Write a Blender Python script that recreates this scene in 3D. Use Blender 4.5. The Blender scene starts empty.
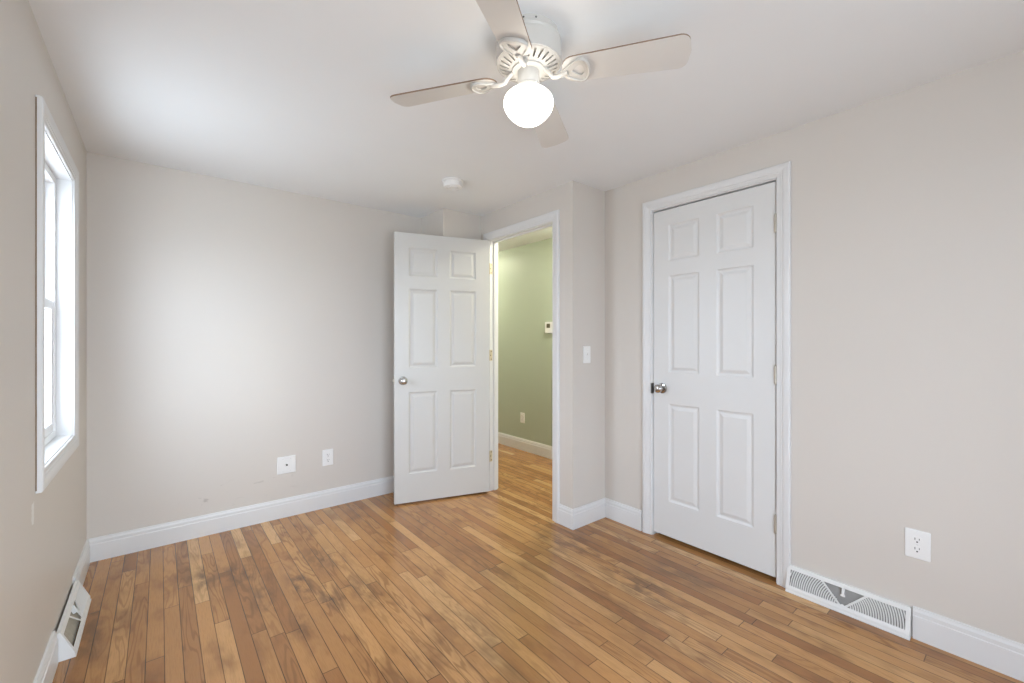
import bpy, bmesh, math, random
from mathutils import Vector, Matrix

# ------------------------------------------------------------------ camera, sky, exposure
SC = bpy.context.scene
COL = SC.collection
CAM_H, YAW, FPX = 1.2204, math.radians(39.135), 432.45
cam_data = bpy.data.cameras.new('camera')
cam_data.sensor_fit = 'HORIZONTAL'
cam_data.sensor_width = 36.0
cam_data.lens = FPX / 1024 * 36.0
cam_data.clip_start = 0.02
cam = bpy.data.objects.new('camera', cam_data)
cam.location = (0, 0, CAM_H)
cam.rotation_euler = (math.pi / 2, 0, -YAW)
COL.objects.link(cam)
SC.camera = cam

SC.view_settings.view_transform = 'Standard'
SC.view_settings.look = 'None'
SC.view_settings.gamma = 1.0
SC.view_settings.use_curve_mapping = False
SC.view_settings.exposure = 0.26
SC.cycles.use_denoising = True
SC.cycles.use_adaptive_sampling = False
SC.cycles.max_bounces = 14
SC.cycles.diffuse_bounces = 8
SC.cycles.sample_clamp_indirect = 6.0

world = bpy.data.worlds.new('overcast_sky')
world.use_nodes = True
SC.world = world
SKY = (0.87, 0.965, 1.15, 1)
bg = world.node_tree.nodes['Background']
bg.inputs['Strength'].default_value = 11.6
GROUND = (0.49, 0.535, 0.61, 1)                                # paved yard, under half as bright as the overcast sky
_g = world.node_tree.nodes.new('ShaderNodeTexCoord')
_s = world.node_tree.nodes.new('ShaderNodeSeparateXYZ')
_r = world.node_tree.nodes.new('ShaderNodeValToRGB')
_m = world.node_tree.nodes.new('ShaderNodeMapRange')
_m.inputs['From Min'].default_value, _m.inputs['From Max'].default_value = -1.0, 1.0
_r.color_ramp.elements[0].position, _r.color_ramp.elements[0].color = 0.485, GROUND
_r.color_ramp.elements[1].position, _r.color_ramp.elements[1].color = 0.515, SKY
world.node_tree.links.new(_g.outputs['Generated'], _s.inputs[0])
world.node_tree.links.new(_s.outputs['Z'], _m.inputs['Value'])
world.node_tree.links.new(_m.outputs[0], _r.inputs[0])
world.node_tree.links.new(_r.outputs[0], bg.inputs['Color'])

# ------------------------------------------------------------------ room dimensions (metres)
XL, XR, YB, YR, C = -0.315, 2.416, 3.336, -0.92, 2.270       # left, right, back, rear walls, ceiling
XD, YRET = 2.087, 1.936                                      # face of the doorway wall and its return
XCH, YCH = 1.724, 2.975                                      # boxed corner behind the open door
HX, HY0, HY1, HC = 3.165, 2.05, 5.6, 2.300                   # hall
DY0, DY1, DZ = 2.122, 2.854, 2.040                           # hall doorway opening
CY0, CY1 = 0.853, 1.558                                      # closet doorway opening
WY0, WY1, WZ0, WZ1 = 2.133, 2.820, 0.788, 1.962              # left window opening
RX0, RX1, RZ0, RZ1 = -0.20, 1.20, 0.36, 2.08                  # added rear window opening, sized for fill daylight


def portal(name, loc, rot, sx, sy):
    l = bpy.data.lights.new(name, 'AREA')
    l.shape = 'RECTANGLE'
    l.size, l.size_y = sx, sy
    l.cycles.is_portal = True
    o = bpy.data.objects.new(name, l)
    o.location = loc
    o.rotation_euler = rot
    COL.objects.link(o)


portal('window_portal', (XL - 0.16, (WY0 + WY1) / 2, (WZ0 + WZ1) / 2), (0, -math.pi / 2, 0), WZ1 - WZ0, WY1 - WY0)
portal('fill_window_portal', ((RX0 + RX1) / 2, YR - 0.16, (RZ0 + RZ1) / 2), (math.pi / 2, 0, 0), RX1 - RX0, RZ1 - RZ0)


# ------------------------------------------------------------------ node helpers
class Nodes:
    def __init__(self, name):
        self.m = bpy.data.materials.new(name)
        self.m.use_nodes = True
        self.t = self.m.node_tree
        self.b = self.t.nodes['Principled BSDF']
        self.out = self.t.nodes['Material Output']

    def link(self, a, b):
        self.t.links.new(a, b)

    def put(self, sock, v):
        if hasattr(v, 'is_output'):
            self.link(v, sock)
        else:
            sock.default_value = v

    def math(self, op, a, b=0.0, c=0.0, clamp=False):
        n = self.t.nodes.new('ShaderNodeMath')
        n.operation = op
        n.use_clamp = clamp
        for s, v in zip(n.inputs, (a, b, c)):
            self.put(s, v)
        return n.outputs[0]

    def pos(self):
        g = self.t.nodes.new('ShaderNodeTexCoord')
        return g.outputs['Object']

    def sep(self, v):
        n = self.t.nodes.new('ShaderNodeSeparateXYZ')
        self.link(v, n.inputs[0])
        return n.outputs

    def comb(self, x=0.0, y=0.0, z=0.0):
        n = self.t.nodes.new('ShaderNodeCombineXYZ')
        for s, v in zip(n.inputs, (x, y, z)):
            self.put(s, v)
        return n.outputs[0]

    def white(self, v, dims='3D'):
        n = self.t.nodes.new('ShaderNodeTexWhiteNoise')
        n.noise_dimensions = dims
        self.link(v, n.inputs['W' if dims == '1D' else 'Vector'])
        return n.outputs

    def noise(self, v, scale, detail=2.0, rough=0.5, dist=0.0):
        n = self.t.nodes.new('ShaderNodeTexNoise')
        self.link(v, n.inputs['Vector'])
        n.inputs['Scale'].default_value = scale
        n.inputs['Detail'].default_value = detail
        n.inputs['Roughness'].default_value = rough
        n.inputs['Distortion'].default_value = dist
        return n.outputs[0]

    def ramp(self, f, stops):
        n = self.t.nodes.new('ShaderNodeValToRGB')
        self.put(n.inputs[0], f)
        e = n.color_ramp.elements
        while len(e) < len(stops):
            e.new(0.5)
        for i, (p, c) in enumerate(stops):
            e[i].position = p
            e[i].color = tuple(c) + (1,) if len(c) == 3 else c
        return n.outputs[0]

    def smooth(self, x, a, b):
        n = self.t.nodes.new('ShaderNodeMapRange')
        n.interpolation_type = 'SMOOTHSTEP'
        self.put(n.inputs['Value'], x)
        n.inputs['From Min'].default_value = a
        n.inputs['From Max'].default_value = b
        return n.outputs[0]

    def mix(self, f, a, b, mode='MIX'):
        n = self.t.nodes.new('ShaderNodeMix')
        n.data_type = 'RGBA'
        n.blend_type = mode
        self.put(n.inputs[0], f)
        for s, v in ((n.inputs[6], a), (n.inputs[7], b)):
            self.put(s, tuple(v) + (1,) if isinstance(v, tuple) and len(v) == 3 else v)
        return n.outputs[2]

    def bump(self, h, strength=0.1, dist=0.001):
        n = self.t.nodes.new('ShaderNodeBump')
        n.inputs['Strength'].default_value = strength
        n.inputs['Distance'].default_value = dist
        self.link(h, n.inputs['Height'])
        self.link(n.outputs[0], self.b.inputs['Normal'])

    def set(self, **k):
        for a, v in k.items():
            s = self.b.inputs[a.replace('_', ' ')]
            if isinstance(v, tuple) and len(v) == 3:
                v = v + (1,)
            self.put(s, v)
        return self


def paint(name, col, rough=0.5, var=0.015, bump=0.05, scale=3.0, spec=0.5, metal=0.0):
    n = Nodes(name)
    p = n.pos()
    f = n.noise(p, scale, 3.0)
    n.set(Base_Color=n.mix(f, tuple(c * (1 - var) for c in col), tuple(min(1, c * (1 + var)) for c in col)),
          Roughness=rough, Metallic=metal)
    n.b.inputs['Specular IOR Level'].default_value = spec
    if bump:
        n.bump(n.noise(p, 220.0, 2.0), bump, 0.0006)
    return n.m


WALL_COL = (0.635, 0.595, 0.550)
M = {}
M['ceiling'] = paint('ceiling_paint', (0.825, 0.84, 0.85), 0.8, 0.02, 0.08)
M['wall'] = paint('greige_wall_paint', WALL_COL, 0.42, 0.015, 0.06, 2.0, 0.35)
M['green'] = paint('sage_wall_paint', (0.435, 0.485, 0.385), 0.42, 0.02, 0.05, 2.0, 0.16)
M['trim'] = paint('white_trim_paint', (0.71, 0.71, 0.71), 0.32, 0.012, 0.03, 6.0)
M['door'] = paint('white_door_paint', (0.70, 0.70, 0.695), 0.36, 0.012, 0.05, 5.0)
M['door_darkened'] = paint('white_door_paint_darkened', (0.59, 0.585, 0.57), 0.36, 0.012, 0.05, 5.0)  # the open door's white, darkened to offset the strong light on it
M['vinyl'] = paint('white_vinyl', (0.84, 0.85, 0.86), 0.3, 0.01, 0.0)
M['plastic'] = paint('white_plastic', (0.82, 0.82, 0.81), 0.28, 0.01, 0.0)
M['fan'] = paint('cream_white_enamel', (0.56, 0.54, 0.505), 0.35, 0.015, 0.0)
M['blade'] = paint('pale_blade_laminate', (0.66, 0.635, 0.60), 0.42, 0.03, 0.02, 9.0)
M['blade_edge'] = paint('brown_blade_edge', (0.22, 0.14, 0.09), 0.6, 0.1, 0.0, 30.0)
M['register'] = paint('white_enamel_steel', (0.78, 0.78, 0.77), 0.35, 0.03, 0.02, 12.0)
M['damper'] = paint('grey_damper_steel', (0.30, 0.295, 0.285), 0.5, 0.15, 0.05, 25.0)
M['dusty_damper'] = paint('dusty_beige_damper', (0.36, 0.33, 0.275), 0.7, 0.2, 0.05, 60.0)
M['dark'] = paint('dark_hollow', (0.02, 0.019, 0.018), 0.8, 0.1, 0.0)
M['nickel'] = paint('satin_nickel', (0.50, 0.49, 0.475), 0.16, 0.04, 0.0, 20.0, 0.5, 1.0)
M['hinge'] = paint('worn_hinge_steel', (0.50, 0.46, 0.39), 0.38, 0.1, 0.0, 60.0, 0.5, 0.4)
M['brass'] = paint('pale_brass', (0.60, 0.52, 0.37), 0.4, 0.1, 0.0, 60.0, 0.5, 0.25)
M['grey_strike'] = paint('tarnished_steel', (0.12, 0.115, 0.105), 0.45, 0.1, 0.0, 60.0, 0.5, 0.8)
M['screen'] = paint('thermostat_screen', (0.13, 0.12, 0.09), 0.25, 0.05, 0.0)
M['gap_shade'] = paint('brown_gap_shade', (0.22, 0.15, 0.09), 0.7, 0.2, 0.0, 40.0)  # brown standing in for the shade behind the window casing


def glass_mat():
    n = Nodes('window_glass')
    t = n.t
    tr = t.nodes.new('ShaderNodeBsdfTransparent')
    tr.inputs[0].default_value = (0.96, 0.98, 0.97, 1)
    gl = t.nodes.new('ShaderNodeBsdfGlossy')
    gl.inputs['Roughness'].default_value = 0.01
    fr = t.nodes.new('ShaderNodeFresnel')
    fr.inputs['IOR'].default_value = 1.45
    mx = t.nodes.new('ShaderNodeMixShader')
    ge = t.nodes.new('ShaderNodeNewGeometry')                    # reflect off outer faces only: no false total reflection inside the pane
    n.link(n.math('MULTIPLY', fr.outputs[0], n.math('SUBTRACT', 1.0, ge.outputs['Backfacing'])), mx.inputs[0])
    n.link(tr.outputs[0], mx.inputs[1])
    n.link(gl.outputs[0], mx.inputs[2])
    n.link(mx.outputs[0], n.out.inputs[0])
    return n.m


M['glass'] = glass_mat()


def lamp_mat(name, col, strength):
    n = Nodes(name)
    n.set(Base_Color=(0.9, 0.9, 0.88), Roughness=0.25)
    n.b.inputs['Emission Color'].default_value = tuple(col) + (1,)
    n.b.inputs['Emission Strength'].default_value = strength
    return n.m


M['globe'] = lamp_mat('lit_opal_glass', (1.0, 0.94, 0.84), 6.2)
M['hall_globe'] = lamp_mat('lit_hall_glass', (1.0, 0.98, 0.78), 80.0)
M['hall_globe_added'] = lamp_mat('added_hall_glass', (1.0, 0.98, 0.78), 112.0)  # for the unseen lamp added near the doorway to lift the hall floor


def back_wall_mat():
    n = Nodes('greige_wall_paint_scuffed')
    p = n.pos()
    x, y, z = n.sep(p)
    f = n.noise(p, 2.0, 3.0)
    base = n.mix(f, tuple(c * 0.985 for c in WALL_COL), tuple(c * 1.015 for c in WALL_COL))
    # scuffs in a low band above the baseboard
    s = n.noise(n.comb(n.math('MULTIPLY', x, 6.0), y, n.math('MULTIPLY', z, 14.0)), 1.5, 4.0, 0.62, 0.8)
    band = n.math('MULTIPLY', n.smooth(z, 0.13, 0.19), n.math('SUBTRACT', 1.0, n.smooth(z, 0.25, 0.42)))
    bx = n.math('MULTIPLY', n.smooth(x, 0.0, 0.25), n.math('SUBTRACT', 1.0, n.smooth(x, 0.62, 0.80)))
    m = n.math('MULTIPLY', n.math('MULTIPLY', n.smooth(s, 0.59, 0.74), band), bx)
    n.set(Base_Color=n.mix(n.math('MULTIPLY', m, 0.45), base, (0.27, 0.245, 0.22)), Roughness=0.42)
    n.b.inputs['Specular IOR Level'].default_value = 0.35
    n.bump(n.noise(p, 220.0, 2.0), 0.06, 0.0006)
    return n.m


M['wall_back'] = back_wall_mat()


def floor_mat():
    n = Nodes('oak_strip_floor')
    p = n.pos()
    x, y, z = n.sep(p)
    W = 0.05615
    u = n.math('DIVIDE', n.math('ADD', x, 0.2675 + W * 40), W)
    bi = n.math('FLOOR', u)
    fx = n.math('FRACT', u)
    r1 = n.white(n.math('ADD', bi, 3.17), '1D')
    r1c = n.sep(r1['Color'])
    L = n.math('ADD', 0.62, n.math('MULTIPLY', r1c[1], 0.75))
    v = n.math('ADD', n.math('DIVIDE', n.math('ADD', y, 9.0), L), n.math('MULTIPLY', r1c[0], 13.0))
    ri = n.math('FLOOR', v)
    fy = n.math('FRACT', v)
    rr = n.white(n.comb(bi, ri, 4.0), '3D')
    rc = n.sep(rr['Color'])
    # board tone
    tone = n.ramp(rr['Value'], [(0.0, (0.315, 0.140, 0.048)), (0.22, (0.400, 0.195, 0.070)), (0.62, (0.480, 0.240, 0.087)),
                                (0.90, (0.550, 0.300, 0.118)), (1.0, (0.610, 0.365, 0.160))])
    # cathedral figure: contour lines of a stretched noise, shifted for every board
    gx = n.math('ADD', n.math('MULTIPLY', x, 1.0), n.math('MULTIPLY', rc[0], 37.0))
    gy = n.math('ADD', n.math('MULTIPLY', y, 0.115), n.math('MULTIPLY', rc[1], 23.0))
    gv = n.comb(gx, gy, n.math('MULTIPLY', rc[2], 11.0))
    c = n.noise(gv, 13.0, 2.0, 0.45, 0.25)
    lines = n.math('SINE', n.math('MULTIPLY', c, 74.0))
    lines = n.smooth(lines, 0.1, 1.0)
    amount = n.math('MULTIPLY', n.smooth(rc[2], 0.2, 0.95), 0.46)
    fine = n.noise(n.comb(n.math('MULTIPLY', x, 42.0), n.math('MULTIPLY', y, 2.2), rc[0]), 8.0, 3.0, 0.6)
    blot = n.noise(n.comb(x, n.math('MULTIPLY', y, 0.45), rc[0]), 7.0, 3.0, 0.55, 0.3)
    col = n.mix(n.math('MULTIPLY', lines, amount), tone, (0.150, 0.062, 0.022))
    col = n.mix(n.math('MULTIPLY', n.smooth(fine, 0.42, 0.72), 0.30), col, (0.230, 0.105, 0.038))
    col = n.mix(n.math('MULTIPLY', n.smooth(blot, 0.48, 0.74), 0.62), col, (0.165, 0.070, 0.027))
    # old water stains, broken up by the boards they soaked into
    spots = [(0.545, 2.36, 0.045, 0.16, 1.0), (0.30, 2.66, 0.10, 0.16, 0.75), (0.38, 2.36, 0.07, 0.17, 0.6), (0.62, 2.14, 0.06, 0.15, 0.6),
             (0.76, 2.12, 0.07, 0.22, 0.45), (0.47, 2.02, 0.05, 0.13, 0.5), (0.69, 2.56, 0.09, 0.22, 0.5), (0.18, 2.72, 0.06, 0.12, 0.65),
             (1.34, 2.02, 0.12, 0.3, 0.35), (1.86, 1.27, 0.10, 0.22, 0.55), (2.12, 1.17, 0.08, 0.2, 0.55), (1.90, 1.86, 0.12, 0.2, 0.45),
             (1.60, 1.10, 0.10, 0.25, 0.35), (-0.23, 2.5, 0.05, 0.35, 0.55), (1.0, 1.5, 0.12, 0.3, 0.3)]
    st = None
    for sx, sy, wx, wy, a in spots:
        dx = n.math('DIVIDE', n.math('SUBTRACT', x, sx), wx)
        dy = n.math('DIVIDE', n.math('SUBTRACT', y, sy), wy)
        d = n.math('ADD', n.math('MULTIPLY', dx, dx), n.math('MULTIPLY', dy, dy))
        g = n.math('MULTIPLY', n.math('EXPONENT', n.math('MULTIPLY', d, -1.0)), a)
        st = g if st is None else n.math('MAXIMUM', st, g)
    sn = n.noise(n.comb(x, n.math('MULTIPLY', y, 0.5), n.math('MULTIPLY', rc[1], 1.5)), 16.0, 3.0, 0.6)
    st = n.math('MULTIPLY', st, n.smooth(sn, 0.34, 0.62))
    st = n.math('MULTIPLY', st, n.math('ADD', 0.60, n.math('MULTIPLY', rc[0], 0.55)))
    col = n.mix(n.math('MULTIPLY', st, 1.1, clamp=True), col, (0.045, 0.028, 0.022))
    # gaps between strips and at butt ends
    e = n.math('MINIMUM', n.math('MULTIPLY', fx, W), n.math('MULTIPLY', n.math('SUBTRACT', 1.0, fx), W))
    b = n.math('MINIMUM', n.math('MULTIPLY', fy, L), n.math('MULTIPLY', n.math('SUBTRACT', 1.0, fy), L))
    ed = n.math('MINIMUM', e, b)
    gap = n.math('SUBTRACT', 1.0, n.smooth(ed, 0.0005, 0.0021))
    gs = n.math('ADD', 0.45, n.math('MULTIPLY', n.noise(p, 5.0, 2.0), 0.8))
    col = n.mix(n.math('MULTIPLY', gap, gs, clamp=True), col, (0.022, 0.012, 0.006))
    rough = n.math('ADD', 0.15, n.math('MULTIPLY', n.noise(n.comb(x, n.math('MULTIPLY', y, 0.4), 0.0), 4.0, 2.0), 0.11))
    n.set(Base_Color=col, Roughness=rough)
    n.b.inputs['Specular IOR Level'].default_value = 0.5
    h = n.math('SUBTRACT', n.math('MULTIPLY', fine, 0.04), n.math('MULTIPLY', gap, 0.5))
    tilt = n.math('MULTIPLY', n.math('MULTIPLY', n.math('SUBTRACT', fx, 0.5), n.math('SUBTRACT', rc[2], 0.5)), 0.3)
    n.bump(n.math('ADD', h, tilt), 0.22, 0.0008)
    return n.m


M['floor'] = floor_mat()


# ------------------------------------------------------------------ mesh helpers
def obj(name, bm, mat, parent=None, smooth=False, loc=(0, 0, 0), rot=(0, 0, 0), bevel=0.0, keep=False):
    bmesh.ops.recalc_face_normals(bm, faces=bm.faces)
    me = bpy.data.meshes.new(name)
    bm.to_mesh(me)
    bm.free()
    for m in (mat if isinstance(mat, (list, tuple)) else [mat]):
        me.materials.append(m)
    o = bpy.data.objects.new(name, me)
    COL.objects.link(o)
    o.location, o.rotation_euler = loc, rot
    if parent:
        o.parent = parent
    if smooth:
        for f in me.polygons:
            f.use_smooth = True
        me.set_sharp_from_angle(angle=math.radians(38))
    if bevel:
        b = o.modifiers.new('bevel', 'BEVEL')
        b.width, b.segments, b.limit_method = bevel, 2, 'ANGLE'
    return o


def thing(name, label, cat, loc=(0, 0, 0), rz=0.0, group=None, kind=None):
    o = bpy.data.objects.new(name, None)
    o.empty_display_size = 0.05
    COL.objects.link(o)
    o.location, o.rotation_euler = loc, (0, 0, rz)
    return tag(o, label, cat, group, kind)


def tag(o, label, cat, group=None, kind=None):
    o['label'], o['category'] = label, cat
    if group:
        o['group'] = group
    if kind:
        o['kind'] = kind
    return o


def struct(o, label, cat):
    return tag(o, label, cat, kind='structure')


def box(bm, x0, x1, y0, y1, z0, z1, mi=0):
    v = [bm.verts.new((x, y, z)) for x in (x0, x1) for y in (y0, y1) for z in (z0, z1)]
    for q in ((0, 1, 3, 2), (4, 6, 7, 5), (0, 4, 5, 1), (2, 3, 7, 6), (0, 2, 6, 4), (1, 5, 7, 3)):
        f = bm.faces.new([v[i] for i in q])
        f.material_index = mi


def lathe(bm, prof, seg=40, mat=Matrix(), mi=0, cap=True):
    """prof: (r, z) pairs spun about local Z, then moved by mat"""
    rings = []
    for r, z in prof:
        if r < 1e-6:
            rings.append([bm.verts.new(mat @ Vector((0, 0, z)))])
        else:
            rings.append([bm.verts.new(mat @ Vector((r * math.cos(2 * math.pi * k / seg), r * math.sin(2 * math.pi * k / seg), z))) for k in range(seg)])
    for a, b in zip(rings, rings[1:]):
        for k in range(seg):
            k2 = (k + 1) % seg
            q = [a[k % len(a)], a[k2 % len(a)], b[k2 % len(b)], b[k % len(b)]]
            q = list(dict.fromkeys(q))
            if len(q) > 2:
                bm.faces.new(q).material_index = mi
    if cap:
        for r in (rings[0], rings[-1]):
            if len(r) > 2:
                bm.faces.new(r).material_index = mi


def sweep(bm, loops, closed_profile=True, cap=True):
    """join successive cross-sections (lists of points of equal length)"""
    rows = [[bm.verts.new(p) for p in l] for l in loops]
    n = len(rows[0])
    for a, b in zip(rows, rows[1:]):
        for k in range(n if closed_profile else n - 1):
            bm.faces.new((a[k], a[(k + 1) % n], b[(k + 1) % n], b[k]))
    if cap:
        bm.faces.new(rows[0])
        bm.faces.new(rows[-1])
    return rows


def tube(bm, pts, radii, seg=10, flat=1.0):
    loops = []
    for i, p in enumerate(pts):
        a = Vector(pts[max(0, i - 1)])
        b = Vector(pts[min(len(pts) - 1, i + 1)])
        d = (b - a).normalized()
        up = Vector((0, 0, 1)) if abs(d.z) < 0.95 else Vector((1, 0, 0))
        s = d.cross(up).normalized()
        t = s.cross(d)
        r = radii[i] if isinstance(radii, (list, tuple)) else radii
        loops.append([Vector(p) + s * (r * math.cos(2 * math.pi * k / seg)) + t * (r * flat * math.sin(2 * math.pi * k / seg)) for k in range(seg)])
    sweep(bm, loops)


def prism(bm, pts2, d0, d1, fn, mi=0):
    """polygon pts2 extruded from d0 to d1; fn(a, b, d) -> point"""
    A = [bm.verts.new(fn(a, b, d0)) for a, b in pts2]
    B = [bm.verts.new(fn(a, b, d1)) for a, b in pts2]
    n = len(A)
    bm.faces.new(A).material_index = mi
    bm.faces.new(B[::-1]).material_index = mi
    for k in range(n):
        bm.faces.new((A[k], A[(k + 1) % n], B[(k + 1) % n], B[k])).material_index = mi


def ring_prism(bm, outer, inner, d0, d1, fn):
    o0, o1 = [[bm.verts.new(fn(a, b, d)) for a, b in outer] for d in (d0, d1)]
    i0, i1 = [[bm.verts.new(fn(a, b, d)) for a, b in inner] for d in (d0, d1)]
    n = len(outer)
    for k in range(n):
        j = (k + 1) % n
        bm.faces.new((o0[k], o0[j], i0[j], i0[k]))
        bm.faces.new((o1[k], i1[k], i1[j], o1[j]))
        bm.faces.new((o0[k], o1[k], o1[j], o0[j]))
        bm.faces.new((i0[k], i0[j], i1[j], i1[k]))


def rrect(w, h, r, n=5, cx=0.0, cy=0.0):
    pts = []
    for sx, sy, a0 in ((1, 1, 0), (-1, 1, 90), (-1, -1, 180), (1, -1, 270)):
        for k in range(n + 1):
            a = math.radians(a0 + 90 * k / n)
            pts.append((cx + sx * (w / 2 - r) + r * math.cos(a), cy + sy * (h / 2 - r) + r * math.sin(a)))
    return pts


BB = [(0, 0), (0.0155, 0), (0.0155, 0.092), (0.0150, 0.0945), (0.0125, 0.0965), (0.0125, 0.1120), (0.0105, 0.1165), (0.0085, 0.1215), (0.0080, 0.1270), (0.0060, 0.1285), (0, 0.1285)]


def baseboard(name, label, p0, p1, normal, m0=0, m1=0, mat='trim'):
    """run from p0 to p1 along a wall whose face looks along normal; m0/m1 mitre the ends (+1 outer corner, -1 inner corner)"""
    p0, p1, nn = Vector(p0 + (0,)), Vector(p1 + (0,)), Vector(normal + (0,))
    d = (p1 - p0).normalized()
    bm = bmesh.new()
    sweep(bm, [[p0 + nn * t + Vector((0, 0, z)) - d * (m0 * t) for t, z in BB],
               [p1 + nn * t + Vector((0, 0, z)) + d * (m1 * t) for t, z in BB]])
    return struct(obj(name, bm, M[mat], smooth=False), label, 'baseboard')


CASING = [(0, 0), (0, 0.0085), (0.003, 0.0105), (0.016, 0.0105), (0.019, 0.0130), (0.026, 0.0130), (0.030, 0.0155), (0.042, 0.0180), (0.056, 0.0185),
          (0.0605, 0.0165), (0.0625, 0.013), (0.0625, 0)]


def casing(a0, a1, b0, b1, fn, closed, scale=1.0, reveal=0.005):
    """moulding round the opening a0..a1 x b0..b1; fn(a, b, t) -> point; open at the floor unless closed"""
    a0, a1, b1 = a0 - reveal, a1 + reveal, b1 + reveal
    bm = bmesh.new()
    nodes = [(a0, 0, -1, 0), (a0, b1, -1, 1), (a1, b1, 1, 1), (a1, 0, 1, 0)]
    if closed:
        b0 -= reveal
        nodes = [(a0, b0, -1, -1), (a0, b1, -1, 1), (a1, b1, 1, 1), (a1, b0, 1, -1)]
    loops = [[fn(a + sa * w * scale, b + sb * w * scale, t) for w, t in CASING] for a, b, sa, sb in nodes]
    if closed:
        loops.append(loops[0])
        rows = sweep(bm, loops, cap=False)
        bmesh.ops.remove_doubles(bm, verts=bm.verts, dist=1e-6)
    else:
        sweep(bm, loops)
    return bm


# ------------------------------------------------------------------ shell
bm = bmesh.new()
box(bm, XL - 0.2, HX + 0.15, YR - 0.2, HY1 + 0.15, -0.12, 0.0)
struct(obj('floor', bm, M['floor']), 'glossy brown oak strip floor with dark stains', 'floor')
bm = bmesh.new()
box(bm, XL - 0.2, XD + 0.05, YR - 0.2, YB + 0.2, C, C + 0.12)
box(bm, XD + 0.05, XR + 0.15, YR - 0.2, YRET + 0.06, C, C + 0.12)
struct(obj('ceiling', bm, M['ceiling']), 'plain off-white bedroom ceiling around the fan', 'ceiling')
bm = bmesh.new()
box(bm, XD + 0.1, HX + 0.15, HY0 - 0.1, HY1 + 0.15, HC, HC + 0.12)
struct(obj('ceiling_hall', bm, M['ceiling']), 'cream ceiling of the hall beyond the doorway', 'ceiling')

T = 0.12
bm = bmesh.new()                                                  # left wall with window opening
box(bm, XL - T, XL, YR - T, WY0, 0, C)
box(bm, XL - T, XL, WY1, YB + T, 0, C)
box(bm, XL - T, XL, WY0, WY1, 0, WZ0)
box(bm, XL - T, XL, WY0, WY1, WZ1, C)
n = Nodes('greige_wall_paint_patched')
p = n.pos()
x_, y_, z_ = n.sep(p)
f_ = n.noise(p, 2.0, 3.0)
base_ = n.mix(f_, tuple(c * 0.985 for c in WALL_COL), tuple(c * 1.015 for c in WALL_COL))
jag = n.math('MULTIPLY', n.math('SUBTRACT', n.noise(p, 60.0, 2.0), 0.5), 0.02)
dy_ = n.math('ABSOLUTE', n.math('ADD', n.math('SUBTRACT', y_, 2.035), jag))
dz_ = n.math('ABSOLUTE', n.math('ADD', n.math('SUBTRACT', z_, 0.670), jag))
patch = n.math('MULTIPLY', n.math('LESS_THAN', dy_, 0.017), n.math('LESS_THAN', dz_, 0.033))
n.set(Base_Color=n.mix(patch, base_, (0.80, 0.79, 0.77)), Roughness=0.42)
n.b.inputs['Specular IOR Level'].default_value = 0.35
n.bump(n.noise(p, 220.0, 2.0), 0.06, 0.0006)
struct(obj('wall_left', bm, n.m), 'greige wall on the left holding the white window', 'wall')

bm = bmesh.new()
box(bm, XL - T, XCH, YB, YB + T, 0, C)
box(bm, XCH, XD + 0.05, YCH, YB + T, 0, C)
struct(obj('wall_back', bm, M['wall_back']), 'greige back wall with outlets and a boxed corner behind the open door', 'wall')

bm = bmesh.new()                                                  # right wall with closet opening
box(bm, XR, XR + T, YR - T, CY0 - 0.012, 0, C)
box(bm, XR, XR + T, CY1 + 0.012, YRET + 0.01, 0, C)
box(bm, XR, XR + T, CY0 - 0.012, CY1 + 0.012, DZ + 0.012, C)
struct(obj('wall_right', bm, M['wall']), 'greige right wall around the closed closet door', 'wall')

HW = 0.083                                                        # doorway wall thickness
bm = bmesh.new()
box(bm, XD, XD + HW, YRET, DY0 - 0.012, 0, C)
box(bm, XD + HW, XR + T, YRET, HY0, 0, C)
box(bm, XD, XD + HW, DY1 + 0.012, YCH + 0.02, 0, C)
box(bm, XD, XD + HW, DY0 - 0.012, DY1 + 0.012, DZ + 0.012, C)
struct(obj('wall_doorway', bm, M['wall']), 'greige projecting wall pierced by the hall doorway', 'wall')

bm = bmesh.new()                                                  # rear wall with the added window
box(bm, XL, RX0, YR - T, YR, 0, C)
box(bm, RX1, XR, YR - T, YR, 0, C)
box(bm, RX0, RX1, YR - T, YR, 0, RZ0)
box(bm, RX0, RX1, YR - T, YR, RZ1, C)
struct(obj('wall_rear', bm, M['wall']), 'greige wall behind the viewer with an added window for fill daylight', 'wall')

bm = bmesh.new()                                                  # closet box behind the closed door
box(bm, XR + T, XR + 0.66, 0.4, 0.44, 0, C)
box(bm, XR + 0.62, XR + 0.66, 0.44, HY0 - 0.12, 0, C)
box(bm, XR + T, XR + 0.66, HY0 - 0.12, HY0 - 0.06, 0, C)
box(bm, XR + T, XR + 0.66, 0.4, HY0 - 0.06, C, C + 0.05)
struct(obj('wall_closet', bm, M['wall']), 'plain closet interior behind the closed white door', 'wall')

bm = bmesh.new()
box(bm, HX, HX + T, HY0 - 0.1, HY1 + 0.15, 0, HC)
struct(obj('wall_hall_side', bm, M['green']), 'sage green hall wall seen through the doorway', 'wall')
bm = bmesh.new()
box(bm, XD + HW, HX, HY1, HY1 + T, 0, HC)
struct(obj('wall_hall_end', bm, M['wall']), 'greige wall closing the far end of the hall', 'wall')
bm = bmesh.new()
box(bm, XR + T, HX, HY0 - 0.06, HY0, 0, HC)
struct(obj('wall_hall_front', bm, M['wall']), 'greige wall closing the near end of the hall', 'wall')
bm = bmesh.new()
box(bm, XD, XD + HW, YCH + 0.02, HY1 + T, 0, HC)
struct(obj('wall_hall_inner', bm, M['wall']), 'greige inner hall wall beyond the doorway', 'wall')

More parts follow.
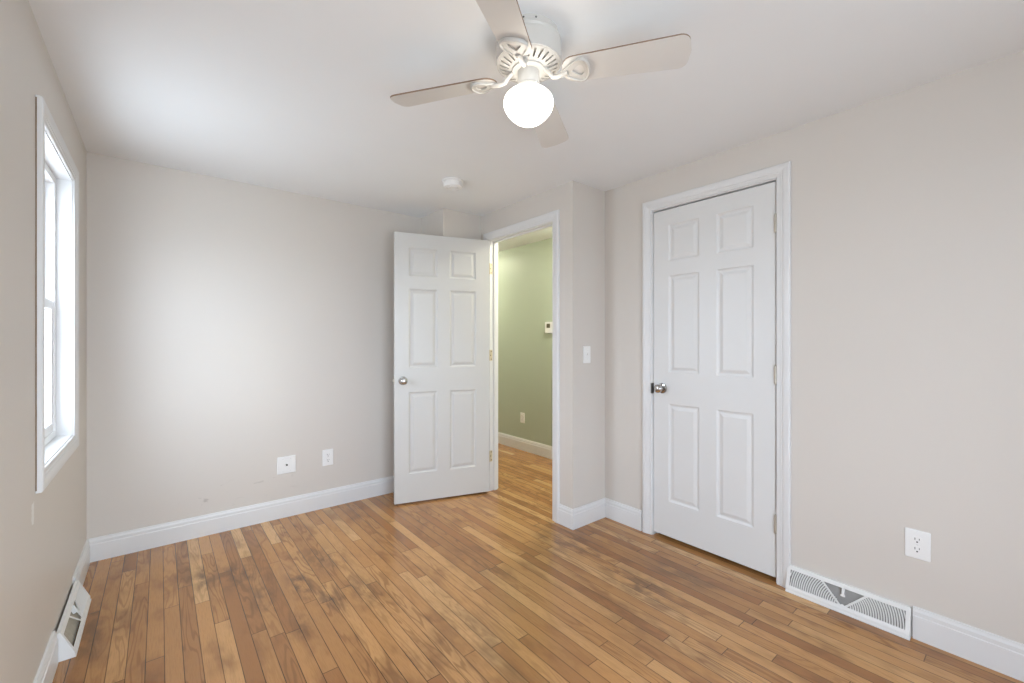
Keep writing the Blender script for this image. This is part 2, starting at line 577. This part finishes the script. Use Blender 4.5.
# ------------------------------------------------------------------ baseboards
CW = 0.0675
baseboard('baseboard_back', 'white baseboard along the back wall', (XL, YB), (XCH, YB), (0, -1), -1, -1)
baseboard('baseboard_corner', 'white baseboard on the boxed corner behind the open door', (XCH, YB), (XCH, YCH), (-1, 0), -1, 1)
baseboard('baseboard_corner_front', 'white baseboard on the corner front beside the hinged door', (XCH, YCH), (XD, YCH), (0, -1), 1, 0)
baseboard('baseboard_left', 'white baseboard on the left wall between the floor register and the corner', (XL, 2.842), (XL, YB), (1, 0), 0, -1)
baseboard('baseboard_left', 'white baseboard on the left wall nearer than the floor register', (XL, YR), (XL, 2.358), (1, 0), -1, 0)
baseboard('baseboard_doorway', 'short white baseboard between the doorway casing and the outer corner', (XD, DY0 - CW), (XD, YRET), (-1, 0), 0, 1)
baseboard('baseboard_return', 'white baseboard below the light switch', (XD, YRET), (XR, YRET), (0, -1), 1, -1)
baseboard('baseboard_closet', 'white baseboard between the wall return and the closet casing', (XR, YRET), (XR, CY1 + CW + 0.009), (-1, 0), -1, 0)
baseboard('baseboard_right', 'white baseboard on the right wall past the wall register', (XR, 0.340), (XR, YR), (-1, 0), 0, -1)
baseboard('baseboard_rear', 'white baseboard below the added rear window', (XL, YR), (XR, YR), (0, 1), -1, -1)
baseboard('baseboard_hall', 'white baseboard under the sage green hall wall', (HX, HY0), (HX, HY1), (-1, 0), -1, -1)

# ------------------------------------------------------------------ window on the left wall
def sash(parent, fn, a0, a1, b0, b1, d0, d1, rail, name='sash'):
    bm = bmesh.new()
    for r in ((a0, a0 + rail, b0, b1), (a1 - rail, a1, b0, b1), (a0 + rail, a1 - rail, b0, b0 + rail), (a0 + rail, a1 - rail, b1 - rail, b1)):
        prism(bm, [(r[0], r[2]), (r[1], r[2]), (r[1], r[3]), (r[0], r[3])], d0, d1, fn)
    s = obj(name, bm, M['vinyl'], parent, bevel=0.002)
    bm = bmesh.new()
    g = (d0 + d1) / 2
    prism(bm, [(a0 + rail - .004, b0 + rail - .004), (a1 - rail + .004, b0 + rail - .004), (a1 - rail + .004, b1 - rail + .004), (a0 + rail - .004, b1 - rail + .004)], g - 0.003, g + 0.003, fn)
    obj('glass_pane', bm, M['glass'], s)
    return s


def window(name, label, fn, a0, a1, b0, b1, depth, parts=1):
    """fn(a, b, d): a along the wall, b up, d into the room from the wall face"""
    w = thing(name, label, 'window', kind='structure')
    j = 0.012
    bm = bmesh.new()                                              # jamb lining, up to the vinyl frame
    for r in ((a0, a0 + j, b0, b1), (a1 - j, a1, b0, b1), (a0 + j, a1 - j, b1 - j, b1), (a0 + j, a1 - j, b0, b0 + j)):
        prism(bm, [(r[0], r[2]), (r[1], r[2]), (r[1], r[3]), (r[0], r[3])], -T + 0.001, 0.002, fn)
    obj('jamb', bm, M['trim'], w)
    obj('casing', casing(a0 + j, a1 - j, b0 + j, b1 - j, fn, True), M['trim'], w)
    a0, a1, b0, b1 = a0 + j, a1 - j, b0 + j, b1 - j
    fr = 0.030
    bm = bmesh.new()
    for r in ((a0, a0 + fr, b0, b1), (a1 - fr, a1, b0, b1), (a0 + fr, a1 - fr, b1 - fr, b1), (a0 + fr, a1 - fr, b0, b0 + fr)):
        prism(bm, [(r[0], r[2]), (r[1], r[2]), (r[1], r[3]), (r[0], r[3])], -T - 0.01, -depth, fn)
    obj('vinyl_frame', bm, M['vinyl'], w, bevel=0.002)
    a0, a1, b0, b1 = a0 + fr, a1 - fr, b0 + fr, b1 - fr
    n = parts
    for k in range(n):
        c0, c1 = a0 + (a1 - a0) * k / n, a0 + (a1 - a0) * (k + 1) / n
        mid = b0 + (b1 - b0) * 0.505
        sash(w, fn, c0, c1, mid - 0.02, b1, -depth - 0.062, -depth - 0.034, 0.038, 'upper_sash')
        sash(w, fn, c0, c1, b0, mid + 0.02, -depth - 0.032, -depth - 0.004, 0.038, 'lower_sash')
    return w


w1 = window('window_1', 'white double-hung window in the left wall', lambda a, b, d: Vector((XL + d, a, b)), WY0 - 0.007, WY1 + 0.007, WZ0 - 0.007, WZ1 + 0.007, 0.050)
window('fill_window', 'unseen white double window added behind the viewer for fill daylight', lambda a, b, d: Vector((a, YR + d, b)), RX0, RX1, RZ0, RZ1, 0.050, 2)  # unseen window, added to let fill daylight into the room
bm = bmesh.new()                                                  # dark strip painting in the shade where the casing stands off the plaster
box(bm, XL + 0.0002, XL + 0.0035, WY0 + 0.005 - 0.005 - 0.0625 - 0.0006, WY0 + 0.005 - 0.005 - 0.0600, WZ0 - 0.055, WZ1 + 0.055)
obj('gap_shade_strip', bm, M['gap_shade'], w1)

# ------------------------------------------------------------------ door frames
def door_frame(name, label, fn, a0, a1, depth, stop0, stop1, hinge_side=None):
    t = thing(name, label, 'door frame', kind='structure')
    obj('casing', casing(a0, a1, 0, DZ, fn, False), M['trim'], t)
    bm = bmesh.new()
    for r in ((a0 - 0.012, a0, 0, DZ + 0.012), (a1, a1 + 0.012, 0, DZ + 0.012), (a0, a1, DZ, DZ + 0.012)):
        prism(bm, [(r[0], r[2]), (r[1], r[2]), (r[1], r[3]), (r[0], r[3])], -depth, 0.0, fn)
    obj('jamb', bm, M['trim'], t)
    bm = bmesh.new()
    for r in ((a0, a0 + 0.010, 0, DZ), (a1 - 0.010, a1, 0, DZ), (a0 + 0.010, a1 - 0.010, DZ - 0.010, DZ)):
        prism(bm, [(r[0], r[2]), (r[1], r[2]), (r[1], r[3]), (r[0], r[3])], -stop1, -stop0, fn)
    obj('stop', bm, M['trim'], t)
    return t


fn_hall = lambda a, b, d: Vector((XD - d, a, b))
fn_clos = lambda a, b, d: Vector((XR - d, a, b))
fr_hall = door_frame('trim_1', 'white casing around the open hall doorway', fn_hall, DY0, DY1, HW, 0.040, HW - 0.012)
fr_clos = door_frame('trim_2', 'white casing around the closed closet door', fn_clos, CY0, CY1, T, 0.042, 0.075)
fn_hall2 = lambda a, b, d: Vector((XD + HW + d, a, b))
bm = casing(DY0, DY1, 0, DZ, fn_hall2, False)
obj('hall_casing', bm, M['trim'], fr_hall)
bm = bmesh.new()
prism(bm, [(CY1 - 0.0005, 0.893), (CY1 + 0.0075, 0.895), (CY1 + 0.0075, 0.956), (CY1 - 0.0005, 0.958)], -0.01, 0.0125, fn_clos)
tag_o = obj('strike_plate', bm, M['grey_strike'], fr_clos)

# ------------------------------------------------------------------ six-panel doors
RINGS = [(0, 0), (0.004, 0.0035), (0.010, 0.0065), (0.016, 0.0070), (0.019, 0.0062), (0.034, 0.0015), (0.038, 0.0012)]


def leaf_bm(w, h, thick, xs, zs):
    """slab x 0..w, z 0..h, y -thick..0, both faces with six moulded panels"""
    bm = bmesh.new()
    X = [0, xs[0], xs[1], xs[2], xs[3], w]
    Z = [0] + list(zs) + [h]
    for face, sgn in ((0.0, -1), (-thick, 1)):
        for i in range(5):
            for k in range(7):
                x0, x1, z0, z1 = X[i], X[i + 1], Z[k], Z[k + 1]
                if i in (1, 3) and k in (1, 3, 5):
                    prev = None
                    for ins, dep in RINGS:
                        y = face + sgn * dep
                        cur = [bm.verts.new((a, y, b)) for a, b in ((x0 + ins, z0 + ins), (x1 - ins, z0 + ins), (x1 - ins, z1 - ins), (x0 + ins, z1 - ins))]
                        if prev:
                            for q in range(4):
                                bm.faces.new((prev[q], prev[(q + 1) % 4], cur[(q + 1) % 4], cur[q]))
                        prev = cur
                    bm.faces.new(prev)
                else:
                    bm.faces.new([bm.verts.new((a, face, b)) for a, b in ((x0, z0), (x1, z0), (x1, z1), (x0, z1))])
    for pts in (((0, 0), (0, h)), ((w, 0), (w, h)), ((0, 0), (w, 0)), ((0, h), (w, h))):
        (a, b), (c, d) = pts
        bm.faces.new([bm.verts.new(p) for p in ((a, 0, b), (c, 0, d), (c, -thick, d), (a, -thick, b))])
    bmesh.ops.remove_doubles(bm, verts=bm.verts, dist=1e-5)
    return bm


KNOB = [(0.0, 0.0), (0.0325, 0.0), (0.0325, 0.003), (0.030, 0.0065), (0.022, 0.0085), (0.0125, 0.0105), (0.0105, 0.020), (0.0115, 0.026), (0.017, 0.030),
        (0.0235, 0.036), (0.0268, 0.044), (0.0265, 0.052), (0.0230, 0.0585), (0.0165, 0.0625), (0.008, 0.0640), (0.0, 0.0642)]


def knob(parent, x, y, z, direction):
    """direction +1 points along local +y, -1 along -y"""
    m = Matrix.Translation((x, y, z)) @ Matrix.Rotation(-direction * math.pi / 2, 4, 'X')
    bm = bmesh.new()
    lathe(bm, KNOB[5:], 28, m)
    k = obj('knob', bm, M['nickel'], parent, smooth=True)
    bm = bmesh.new()
    lathe(bm, KNOB[:6], 28, m)
    obj('rose', bm, M['nickel'], k, smooth=True)


ZS = (0.215, 0.815, 1.005, 1.600, 1.690, 1.912)
# closed closet door: local x runs from the latch side (y = CY1) towards the hinges
cd = thing('door_1', 'closed white six-panel closet door with hinges on the right', 'door', (XR + 0.004, CY1 - 0.0035, 0.0), -math.pi / 2, kind='structure')
WC = CY1 - CY0 - 0.0075
bm = leaf_bm(WC, 2.007, 0.035, (0.103, 0.296, 0.398, 0.592), ZS)
bmesh.ops.translate(bm, vec=(0, 0.035, 0.024), verts=bm.verts)
obj('door_leaf', bm, M['door'], cd)
knob(cd, 0.060, 0.0, 0.930, -1)
for z in (1.819, 1.052, 0.296):
    bm = bmesh.new()
    lathe(bm, [(0.0, -0.050), (0.0035, -0.049), (0.0045, -0.046), (0.0065, -0.0445), (0.0065, 0.0445), (0.0045, 0.046), (0.0035, 0.049), (0.0, 0.050)], 14,
          Matrix.Translation((WC + 0.002, -0.006, z)))
    for s in (-0.0267, -0.0089, 0.0089, 0.0267):
        lathe(bm, [(0.0068, s - 0.0006), (0.0068, s + 0.0006)], 14, Matrix.Translation((WC + 0.002, -0.006, z)))
    box(bm, WC - 0.004, WC + 0.003, -0.004, 0.003, z - 0.0445, z + 0.0445)
    obj('hinge', bm, M['hinge'], cd, smooth=True)

# open hall door: local x runs from the hinge pin to the free edge, local +y looks at the viewer
PHI = math.radians(16.6)
ang = math.atan2(math.sin(PHI), -math.cos(PHI))
od = thing('door_2', 'white six-panel door standing open against the back wall corner', 'door', (2.068, 2.8525, 0.0), ang, kind='structure')
WD = 0.741
bm = leaf_bm(WD, 2.020, 0.035, (0.110, 0.322, 0.420, 0.636), tuple(z for z in (0.213, 0.826, 1.010, 1.603, 1.698, 1.912)))
bmesh.ops.translate(bm, vec=(0.003, 0.035, 0.014), verts=bm.verts)
obj('door_leaf', bm, M['door_darkened'], od)
knob(od, WD - 0.058, 0.035, 0.928, 1)
knob(od, WD - 0.058, 0.0, 0.928, -1)
bm = bmesh.new()
box(bm, WD + 0.002, WD + 0.0042, 0.005, 0.030, 0.900, 0.957)
prism(bm, [(WD + 0.004, 0.010), (WD + 0.014, 0.012), (WD + 0.004, 0.026)], 0.921, 0.936, lambda a, b, d: Vector((a, b, d)))
obj('latch', bm, M['hinge'], od)
for z in (1.815, 1.108, 0.284):
    bm = bmesh.new()
    lathe(bm, [(0.0, -0.050), (0.006, -0.0445), (0.006, 0.0445), (0.0, 0.050)], 14, Matrix.Translation((-0.002, -0.002, z)))
    h = obj('hinge', bm, M['brass'], od, smooth=True)
for z in (1.815, 1.108, 0.284):                                  # the leaves screwed to the exposed jamb belong to the frame
    bm = bmesh.new()
    box(bm, XD - 0.002, XD + 0.026, DY1 - 0.0016, DY1 + 0.002, z - 0.0445, z + 0.0445)
    for s in (-0.032, 0.0, 0.032):
        lathe(bm, [(0.0, 0.0), (0.0045, 0.0), (0.0035, 0.0012), (0.0, 0.0014)], 12,
              Matrix.Translation((XD + 0.012 + (0.004 if s else -0.003), DY1 - 0.0016, z + s)) @ Matrix.Rotation(math.pi / 2, 4, 'X'), mi=1)
    obj('hinge_leaf', bm, [M['brass'], M['grey_strike']], fr_hall)


# ------------------------------------------------------------------ wall plates; local -y looks into the room
def fnp(a, b, d):
    return Vector((a, -d, b))


def plate_bm(w, h, t=0.006):
    bm = bmesh.new()
    loops = []
    for ins, d in ((0, 0.0), (0, t * 0.45), (0.0012, t * 0.8), (0.0035, t), ):
        loops.append([fnp(a, b, d) for a, b in rrect(w - 2 * ins, h - 2 * ins, 0.004, 3)])
    sweep(bm, loops)
    return bm


def screw(parent, x, z, d):
    bm = bmesh.new()
    lathe(bm, [(0.0, 0.0), (0.0033, 0.0), (0.0028, 0.0010), (0.0, 0.0013)], 12, Matrix.Translation((x, -d, z)) @ Matrix.Rotation(math.pi / 2, 4, 'X'))
    bm2 = bm
    box(bm2, x - 0.0026, x + 0.0026, -d - 0.0016, -d - 0.0010, z - 0.0004, z + 0.0004, 1)
    obj('screw', bm2, [M['plastic'], M['damper']], parent)


def outlet(name, label, loc, rz, w=0.071, h=0.115):
    t = thing(name, label, 'outlet', loc, rz)
    obj('cover_plate', plate_bm(w, h), M['plastic'], t)
    for s in (0.0195, -0.0195):
        bm = bmesh.new()
        pts = []
        for k in range(28):
            a = 2 * math.pi * k / 28
            pts.append((0.0172 * math.cos(a), s + max(-0.0142, min(0.0142, 0.0172 * math.sin(a)))))
        prism(bm, pts, 0.004, 0.0078, fnp)
        box(bm, -0.0078, -0.0055, -0.0082, -0.0076, s - 0.0005, s + 0.0085, 1)
        box(bm, 0.0055, 0.0075, -0.0082, -0.0076, s + 0.0010, s + 0.0080, 1)
        lathe(bm, [(0.0, 0.0), (0.0030, 0.0), (0.0030, 0.0005), (0.0, 0.0005)], 12, Matrix.Translation((0, -0.0077, s - 0.0078)) @ Matrix.Rotation(math.pi / 2, 4, 'X'), mi=1)
        obj('receptacle', bm, [M['plastic'], M['dark']], t)
    screw(t, 0, 0, 0.0055)
    return t


outlet('wall_outlet', 'white duplex outlet on the right wall above the baseboard', (XR, 0.327, 0.386), -math.pi / 2, 0.079, 0.118)
outlet('wall_outlet', 'white duplex outlet on the back wall left of the open door', (0.961, YB, 0.365), 0, 0.076, 0.118)
outlet('wall_outlet', 'white duplex outlet low on the sage green hall wall', (HX, 3.700, 0.362), -math.pi / 2)

t = thing('cable_plate', 'square white wall plate with one dark coaxial jack on the back wall', 'wall plate', (0.685, YB, 0.360))
obj('cover_plate', plate_bm(0.118, 0.118), M['plastic'], t)
bm = bmesh.new()
Rm = Matrix.Rotation(math.pi / 2, 4, 'X')
lathe(bm, [(0.0, 0.004), (0.0065, 0.004), (0.0065, 0.008), (0.0048, 0.008), (0.0048, 0.016), (0.003, 0.016), (0.003, 0.012), (0.0, 0.012)], 12, Rm)
obj('coaxial_jack', bm, M['grey_strike'], t, smooth=True)
for sx in (-0.023, 0.023):
    for sz in (-0.042, 0.042):
        screw(t, sx, sz, 0.0055)

t = thing('light_switch', 'white toggle light switch on the wall return beside the doorway', 'light switch', (2.221, YRET, 1.132))
obj('cover_plate', plate_bm(0.070, 0.115), M['plastic'], t)
bm = bmesh.new()
prism(bm, rrect(0.0105, 0.0245, 0.001, 2), 0.004, 0.0068, fnp)
sweep(bm, [[fnp(a, b, 0.006) for a, b in rrect(0.0085, 0.013, 0.001, 2, 0, 0.001)], [fnp(a, b, 0.0155) for a, b in rrect(0.0070, 0.0065, 0.001, 2, 0, 0.0085)]])
obj('toggle', bm, M['plastic'], t)
for s in (0.030, -0.030):
    screw(t, 0, s, 0.0055)

t = thing('thermostat', 'small white thermostat with dark screen on the green hall wall', 'thermostat', (HX, 3.252, 1.366), -math.pi / 2)
bm = bmesh.new()
prism(bm, rrect(0.118, 0.118, 0.008), 0.0, 0.026, fnp)
obj('body', bm, M['plastic'], t, bevel=0.003)
bm = bmesh.new()
prism(bm, rrect(0.052, 0.044, 0.003, cx=-0.006, cy=0.018), 0.024, 0.0268, fnp)
obj('screen', bm, M['screen'], t)
for x in (-0.028, 0.002, 0.028):
    bm = bmesh.new()
    prism(bm, rrect(0.014, 0.008, 0.002, 3, x, -0.030), 0.024, 0.0275, fnp)
    obj('button', bm, M['plastic'], t)

# ------------------------------------------------------------------ baseboard registers; local x along the wall, -y into the room
def register(label, loc, rz, W, H, D, top, back=0.001, damper='damper', bays=(-1, 1)):
    t = thing('floor_register', label, 'register', loc, rz)
    P0, P1 = Vector((0, -D, 0.020)), Vector((0, -top, H))         # sloped face, bottom and top
    up = (P1 - P0)
    Q = up.length
    up.normalize()
    nrm = Vector((0, up.z * -1, up.y)).normalized()
    if nrm.y > 0:
        nrm = -nrm

    def ff(a, b, d):
        return P0 + Vector((a, 0, 0)) + up * b + nrm * d

    hw = W / 2
    side, rb, rt, bar = 0.016, 0.014, 0.018, 0.009
    bm = bmesh.new()
    for r in ((-hw, -hw + side, 0, Q), (hw - side, hw, 0, Q), (-hw + side, hw - side, 0, rb), (-hw + side, hw - side, Q - rt, Q)):
        prism(bm, [(r[0], r[2]), (r[1], r[2]), (r[1], r[3]), (r[0], r[3])], -0.0012, 0.0, ff)
    q0, q1 = rb, Q - rt
    half = 0.076                                                  # half width of the triangle at the top rail
    for s in (-1, 1):
        pts = [(s * 0.005, q0 - 0.001), (s * (0.005 + bar * 1.3), q0 - 0.001), (s * (half + bar * 1.3), q1 + 0.001), (s * half, q1 + 0.001)]
        prism(bm, pts, -0.0012, 0.0, ff)
    prism(bm, [(-0.012, q0 - 0.001), (0.012, q0 - 0.001), (0.0, q0 + 0.007)], -0.0012, 0.0, ff)
    # bottom lip, ends, top return
    box(bm, -hw, hw, -D, -D + 0.0012, 0.0045, 0.0205)
    box(bm, -hw, hw, -D - 0.003, -D, 0.0, 0.0075)
    for s in (-1, 1):
        prof = [(-D, 0.0), (-D, 0.020), (-top, H), (-back, H), (-back, 0.0)]
        prism(bm, prof, s * hw, s * (hw - 0.0012), lambda a, b, d: Vector((d, a, b)))
    box(bm, -hw, hw, -top, -back, H - 0.0012, H)
    obj('frame', bm, M['register'], t, bevel=0.0004)
    # arched louvres about the foot of the triangle, one grille per bay
    th_d = math.atan2(q1 - q0, half + bar)
    for s in bays:
        bm = bmesh.new()
        r = 0.030
        while r < hw + 0.03:
            a0 = 0.0 if r <= hw - side else math.acos((hw - side) / r)
            a1 = min(th_d, math.asin(min(1, (q1 - q0) / r)))
            if a1 - a0 > 0.06:
                lo = []
                for k in range(11):
                    a = a0 + (a1 - a0) * k / 10
                    ca, sa = math.cos(a), math.sin(a)
                    lo.append([ff(s * (r - 0.0022) * ca, q0 + (r - 0.0022) * sa, 0.0), ff(s * (r + 0.0022) * ca, q0 + (r + 0.0022) * sa, 0.0),
                               ff(s * (r + 0.0022) * ca, q0 + (r + 0.0022) * sa, -0.0055), ff(s * (r - 0.0022) * ca, q0 + (r - 0.0022) * sa, -0.0055)])
                sweep(bm, lo)
            r += 0.0088
        obj('grille', bm, M['register'], t)
    bm = bmesh.new()                                              # damper plate behind
    prism(bm, [(-hw + 0.004, 0.004), (hw - 0.004, 0.004), (hw - 0.004, Q - 0.004), (-hw + 0.004, Q - 0.004)], -0.012, -0.0115, ff)
    obj('damper', bm, M[damper], t)
    bm = bmesh.new()
    prism(bm, [(-0.005, q1 - 0.028), (0.005, q1 - 0.028), (0.005, q1 + 0.004), (-0.005, q1 + 0.004)], -0.010, 0.006, ff)
    prism(bm, [(-0.0085, q1 - 0.034), (0.0085, q1 - 0.034), (0.0085, q1 - 0.026), (-0.0085, q1 - 0.026)], 0.003, 0.007, ff)
    obj('lever', bm, M['register'], t, bevel=0.0008)
    return t


register('white louvred register at the foot of the right wall beside the closet', (XR, (0.344 + 0.797) / 2, 0), -math.pi / 2, 0.453, 0.121, 0.042, 0.015)
register('scuffed white floor register against the left wall below the window', (XL, (2.364 + 2.837) / 2, 0), math.pi / 2, 0.472, 0.110, 0.060, 0.020, 0.008, 'dusty_damper', (1,))

# ------------------------------------------------------------------ smoke detector
t = thing('smoke_detector', 'round white smoke detector on the ceiling above the open door', 'smoke detector', (1.488, 2.441, C))
bm = bmesh.new()
lathe(bm, [(0.0, 0.0), (0.070, 0.0), (0.070, -0.006), (0.067, -0.009), (0.0, -0.009)], 40)
obj('mounting_base', bm, M['plastic'], t, smooth=True)
bm = bmesh.new()
lathe(bm, [(0.0, -0.009), (0.063, -0.009), (0.063, -0.034), (0.060, -0.042), (0.052, -0.046), (0.040, -0.0465), (0.038, -0.044), (0.034, -0.044), (0.032, -0.0465), (0.0, -0.047)], 40)
obj('cover', bm, M['plastic'], t, smooth=True)
bm = bmesh.new()
lathe(bm, [(0.0, -0.046), (0.010, -0.046), (0.009, -0.0495), (0.0, -0.050)], 16, Matrix.Translation((-0.030, -0.020, 0)))
obj('test_button', bm, M['plastic'], t, smooth=True)

# ------------------------------------------------------------------ ceiling fan
FX, FY = 0.983, 1.118
fan = thing('ceiling_fan', 'white four-blade hugger ceiling fan with a lit globe', 'ceiling fan', (FX, FY, C))
bm = bmesh.new()
lathe(bm, [(0.0, 0.0), (0.104, 0.0), (0.105, -0.004), (0.105, -0.017), (0.1095, -0.020), (0.1115, -0.026), (0.1080, -0.031), (0.1080, -0.034), (0.1125, -0.038), (0.1125, -0.094), (0.110, -0.099), (0.0, -0.099)], 64)
hs = obj('motor_housing', bm, M['fan'], fan, smooth=True)
for k in range(2):
    a = math.radians(-140 + k * 22)
    bm = bmesh.new()
    lathe(bm, [(0.0, 0.1048), (0.0032, 0.1048), (0.0032, 0.1062), (0.0, 0.1068)], 10, Matrix.Rotation(a, 4, 'Z') @ Matrix.Translation((0, 0, -0.010)) @ Matrix.Rotation(math.pi / 2, 4, 'Y'))
    obj('screw', bm, M['grey_strike'], hs)
# vented lower ring: a conical dish with radial slots
bm = bmesh.new()
NS = 26
r0, r1, z0, z1 = 0.056, 0.106, -0.116, -0.1000


def dish(r, a, d=0.0):
    f = (r - r0) / (r1 - r0)
    return Vector((r * math.cos(a), r * math.sin(a), z0 + (z1 - z0) * f ** 1.6 + d))


rr_ = [r0, 0.062, 0.068, 0.085, 0.0985, 0.1025, r1]
for k in range(NS):
    aa = [2 * math.pi * (k + q) / NS for q in (0, 0.33, 0.67, 1.0)]
    for i in range(6):
        for q in range(3):
            if q == 1 and i in (2, 3):
                continue
            top = [bm.verts.new(dish(rr_[i + di], aa[q + dq], 0.0025)) for di, dq in ((0, 0), (1, 0), (1, 1), (0, 1))]
            bot = [bm.verts.new(dish(rr_[i + di], aa[q + dq])) for di, dq in ((0, 0), (1, 0), (1, 1), (0, 1))]
            bm.faces.new(top)
            bm.faces.new(bot[::-1])
            for e in range(4):
                bm.faces.new((top[e], top[(e + 1) % 4], bot[(e + 1) % 4], bot[e]))
bmesh.ops.remove_doubles(bm, verts=bm.verts, dist=1e-6)
obj('vent_ring', bm, M['fan'], fan)
bm = bmesh.new()
lathe(bm, [(0.0, -0.100), (0.054, -0.100), (0.058, -0.112), (0.056, -0.122), (0.046, -0.124), (0.0, -0.124)], 40)
obj('flywheel', bm, M['fan'], fan, smooth=True)
bm = bmesh.new()
lathe(bm, [(0.0, -0.116), (0.0355, -0.116), (0.0375, -0.120), (0.0375, -0.172), (0.0355, -0.175), (0.0, -0.175)], 40)
sw = obj('switch_housing', bm, M['fan'], fan, smooth=True)
bm = bmesh.new()
lathe(bm, [(0.0, -0.173), (0.039, -0.173), (0.0415, -0.176), (0.0415, -0.187), (0.0385, -0.189), (0.0, -0.189)], 40)
ft = obj('globe_fitter', bm, M['fan'], fan, smooth=True)
for k in range(3):
    a = math.radians(20 + 120 * k)
    bm = bmesh.new()
    tube(bm, [(0.040 * math.cos(a), 0.040 * math.sin(a), -0.181), (0.051 * math.cos(a), 0.051 * math.sin(a), -0.181)], 0.0035, 8)
    obj('thumb_screw', bm, M['fan'], ft, smooth=True)
bm = bmesh.new()
lathe(bm, [(0.036, -0.182), (0.040, -0.188), (0.055, -0.193), (0.070, -0.202), (0.081, -0.214), (0.0855, -0.228), (0.0855, -0.236), (0.082, -0.249), (0.074, -0.263), (0.062, -0.277),
           (0.048, -0.289), (0.034, -0.297), (0.018, -0.3015), (0.0, -0.303)], 56, cap=False)
obj('globe', bm, M['globe'], fan, smooth=True)

PITCH = math.radians(-12.2)
DROOP = math.radians(1.1)
ZB = 2.132 - C


def blade_outline():
    R0, R1 = 0.116, 0.5195
    w0, w1 = 0.0505, 0.0630
    pts = []
    for k in range(13):                                           # rounded root
        a = math.radians(90 + 180 * k / 12)
        pts.append((R0 + 0.040 + 0.040 * math.cos(a), w0 * math.sin(a)))
    c = 0.030
    for k in range(9):
        a = math.radians(-90 + 90 * k / 8)
        pts.append((R1 - c - 0.004 + c * math.cos(a), -w1 + c + c * math.sin(a)))
    pts.append((R1 + 0.001, 0.0))
    for k in range(9):
        a = math.radians(0 + 90 * k / 8)
        pts.append((R1 - c - 0.004 + c * math.cos(a), w1 - c + c * math.sin(a)))
    return pts


def make_blade(i):
    a = math.radians(-55.54 + 90 * i)
    rot = Matrix.Rotation(a, 4, 'Z')
    tilt = rot @ Matrix.Translation((0, 0, ZB)) @ Matrix.Rotation(DROOP, 4, 'Y') @ Matrix.Rotation(PITCH, 4, 'X')
    bm = bmesh.new()
    prism(bm, blade_outline(), 0.0, 0.0050, lambda u, v, d: tilt @ Vector((u, v, d)))
    for f in bm.faces:
        if len(f.verts) == 4 and f.calc_area() < 0.02 and abs((tilt.to_3x3().inverted() @ f.normal).z) < 0.5:
            f.material_index = 1
    bl = obj('blade', bm, [M['blade'], M['blade_edge']], fan)
    # blade iron: curved arm and an open shield-shaped holder under the blade root
    bm = bmesh.new()
    arm = [(0.036, 0, -0.112 - ZB), (0.046, 0.0, -0.113 - ZB), (0.058, 0.003, -0.120 - ZB), (0.071, 0.006, -0.132 - ZB), (0.085, 0.008, -0.0115), (0.102, 0.007, -0.0120), (0.118, 0.004, -0.0090),
           (0.134, 0.001, -0.0062)]
    pts = []
    for r, w, z in arm:
        k = min(1.0, max(0.0, (r - 0.055) / 0.05))
        pts.append((rot @ Vector((r, w, z + ZB))).lerp(tilt @ Vector((r, w, z)), k))
    tube(bm, pts, [0.0105, 0.0095, 0.0090, 0.0085, 0.0085, 0.0088, 0.0095, 0.0095], 12, 0.85)
    # the shield: two horns sweep out from the arm to a bowed outer end round an open middle
    half = [(0.112, 0.0060), (0.122, 0.0105), (0.134, 0.0170), (0.147, 0.0260), (0.160, 0.0360), (0.172, 0.0430), (0.184, 0.0450), (0.193, 0.0425), (0.200, 0.0350), (0.2055, 0.0240), (0.2085, 0.0120)]
    hin = [(0.150, 0.0012), (0.151, 0.0025), (0.154, 0.0050), (0.158, 0.0085), (0.163, 0.0130), (0.169, 0.0180), (0.175, 0.0215), (0.181, 0.0215), (0.185, 0.0175), (0.188, 0.0120), (0.189, 0.0060)]
    outer = half + [(0.2093, 0.0)] + [(x, -y) for x, y in half[::-1]]
    inner = hin + [(0.1895, 0.0)] + [(x, -y) for x, y in hin[::-1]]
    ring_prism(bm, outer, inner, -0.0070, -0.0015, lambda u, v, d: tilt @ Vector((u, v, d)))
    rim = [tilt @ Vector((x - 0.003, y * 0.96, -0.0085)) for x, y in half[2:] + [(0.2093, 0.0)] + [(x, -y) for x, y in half[:1:-1]]]
    nr = len(rim)
    tube(bm, rim, [0.0024 + 0.0020 * math.sin(math.pi * k / (nr - 1)) ** 0.7 for k in range(nr)], 8)
    obj('blade_iron', bm, M['fan'], fan, smooth=True)
    for r, w in ((0.128, 0.0), (0.188, 0.0355), (0.188, -0.0355)):
        bm = bmesh.new()
        lathe(bm, [(0.0, 0.0), (0.0042, 0.0), (0.0036, -0.0018), (0.0, -0.0026)], 10, tilt @ Matrix.Translation((r, w, -0.0070)))
        obj('screw', bm, M['fan'], bl)


for i in range(4):
    make_blade(i)

# ------------------------------------------------------------------ hall ceiling lights; the nearer one is added to brighten the hall
for ly, lab in ((4.56, 'round flush ceiling light toward the far end of the hall'), (2.42, 'unseen ceiling light added outside the bedroom doorway to brighten the hall')):
    t = thing('ceiling_light', lab, 'ceiling light', (2.72, ly, HC), 0, 'hall ceiling lights')
    bm = bmesh.new()
    lathe(bm, [(0.0, 0.0), (0.130, 0.0), (0.130, -0.018), (0.118, -0.024), (0.0, -0.024)], 40)
    obj('pan', bm, M['fan'], t, smooth=True)
    bm = bmesh.new()
    lathe(bm, [(0.118, -0.022), (0.116, -0.034), (0.100, -0.054), (0.072, -0.070), (0.036, -0.078), (0.0, -0.080)], 40, cap=False)
    obj('glass_dome', bm, M['hall_globe' if ly > 4 else 'hall_globe_added'], t, smooth=True)
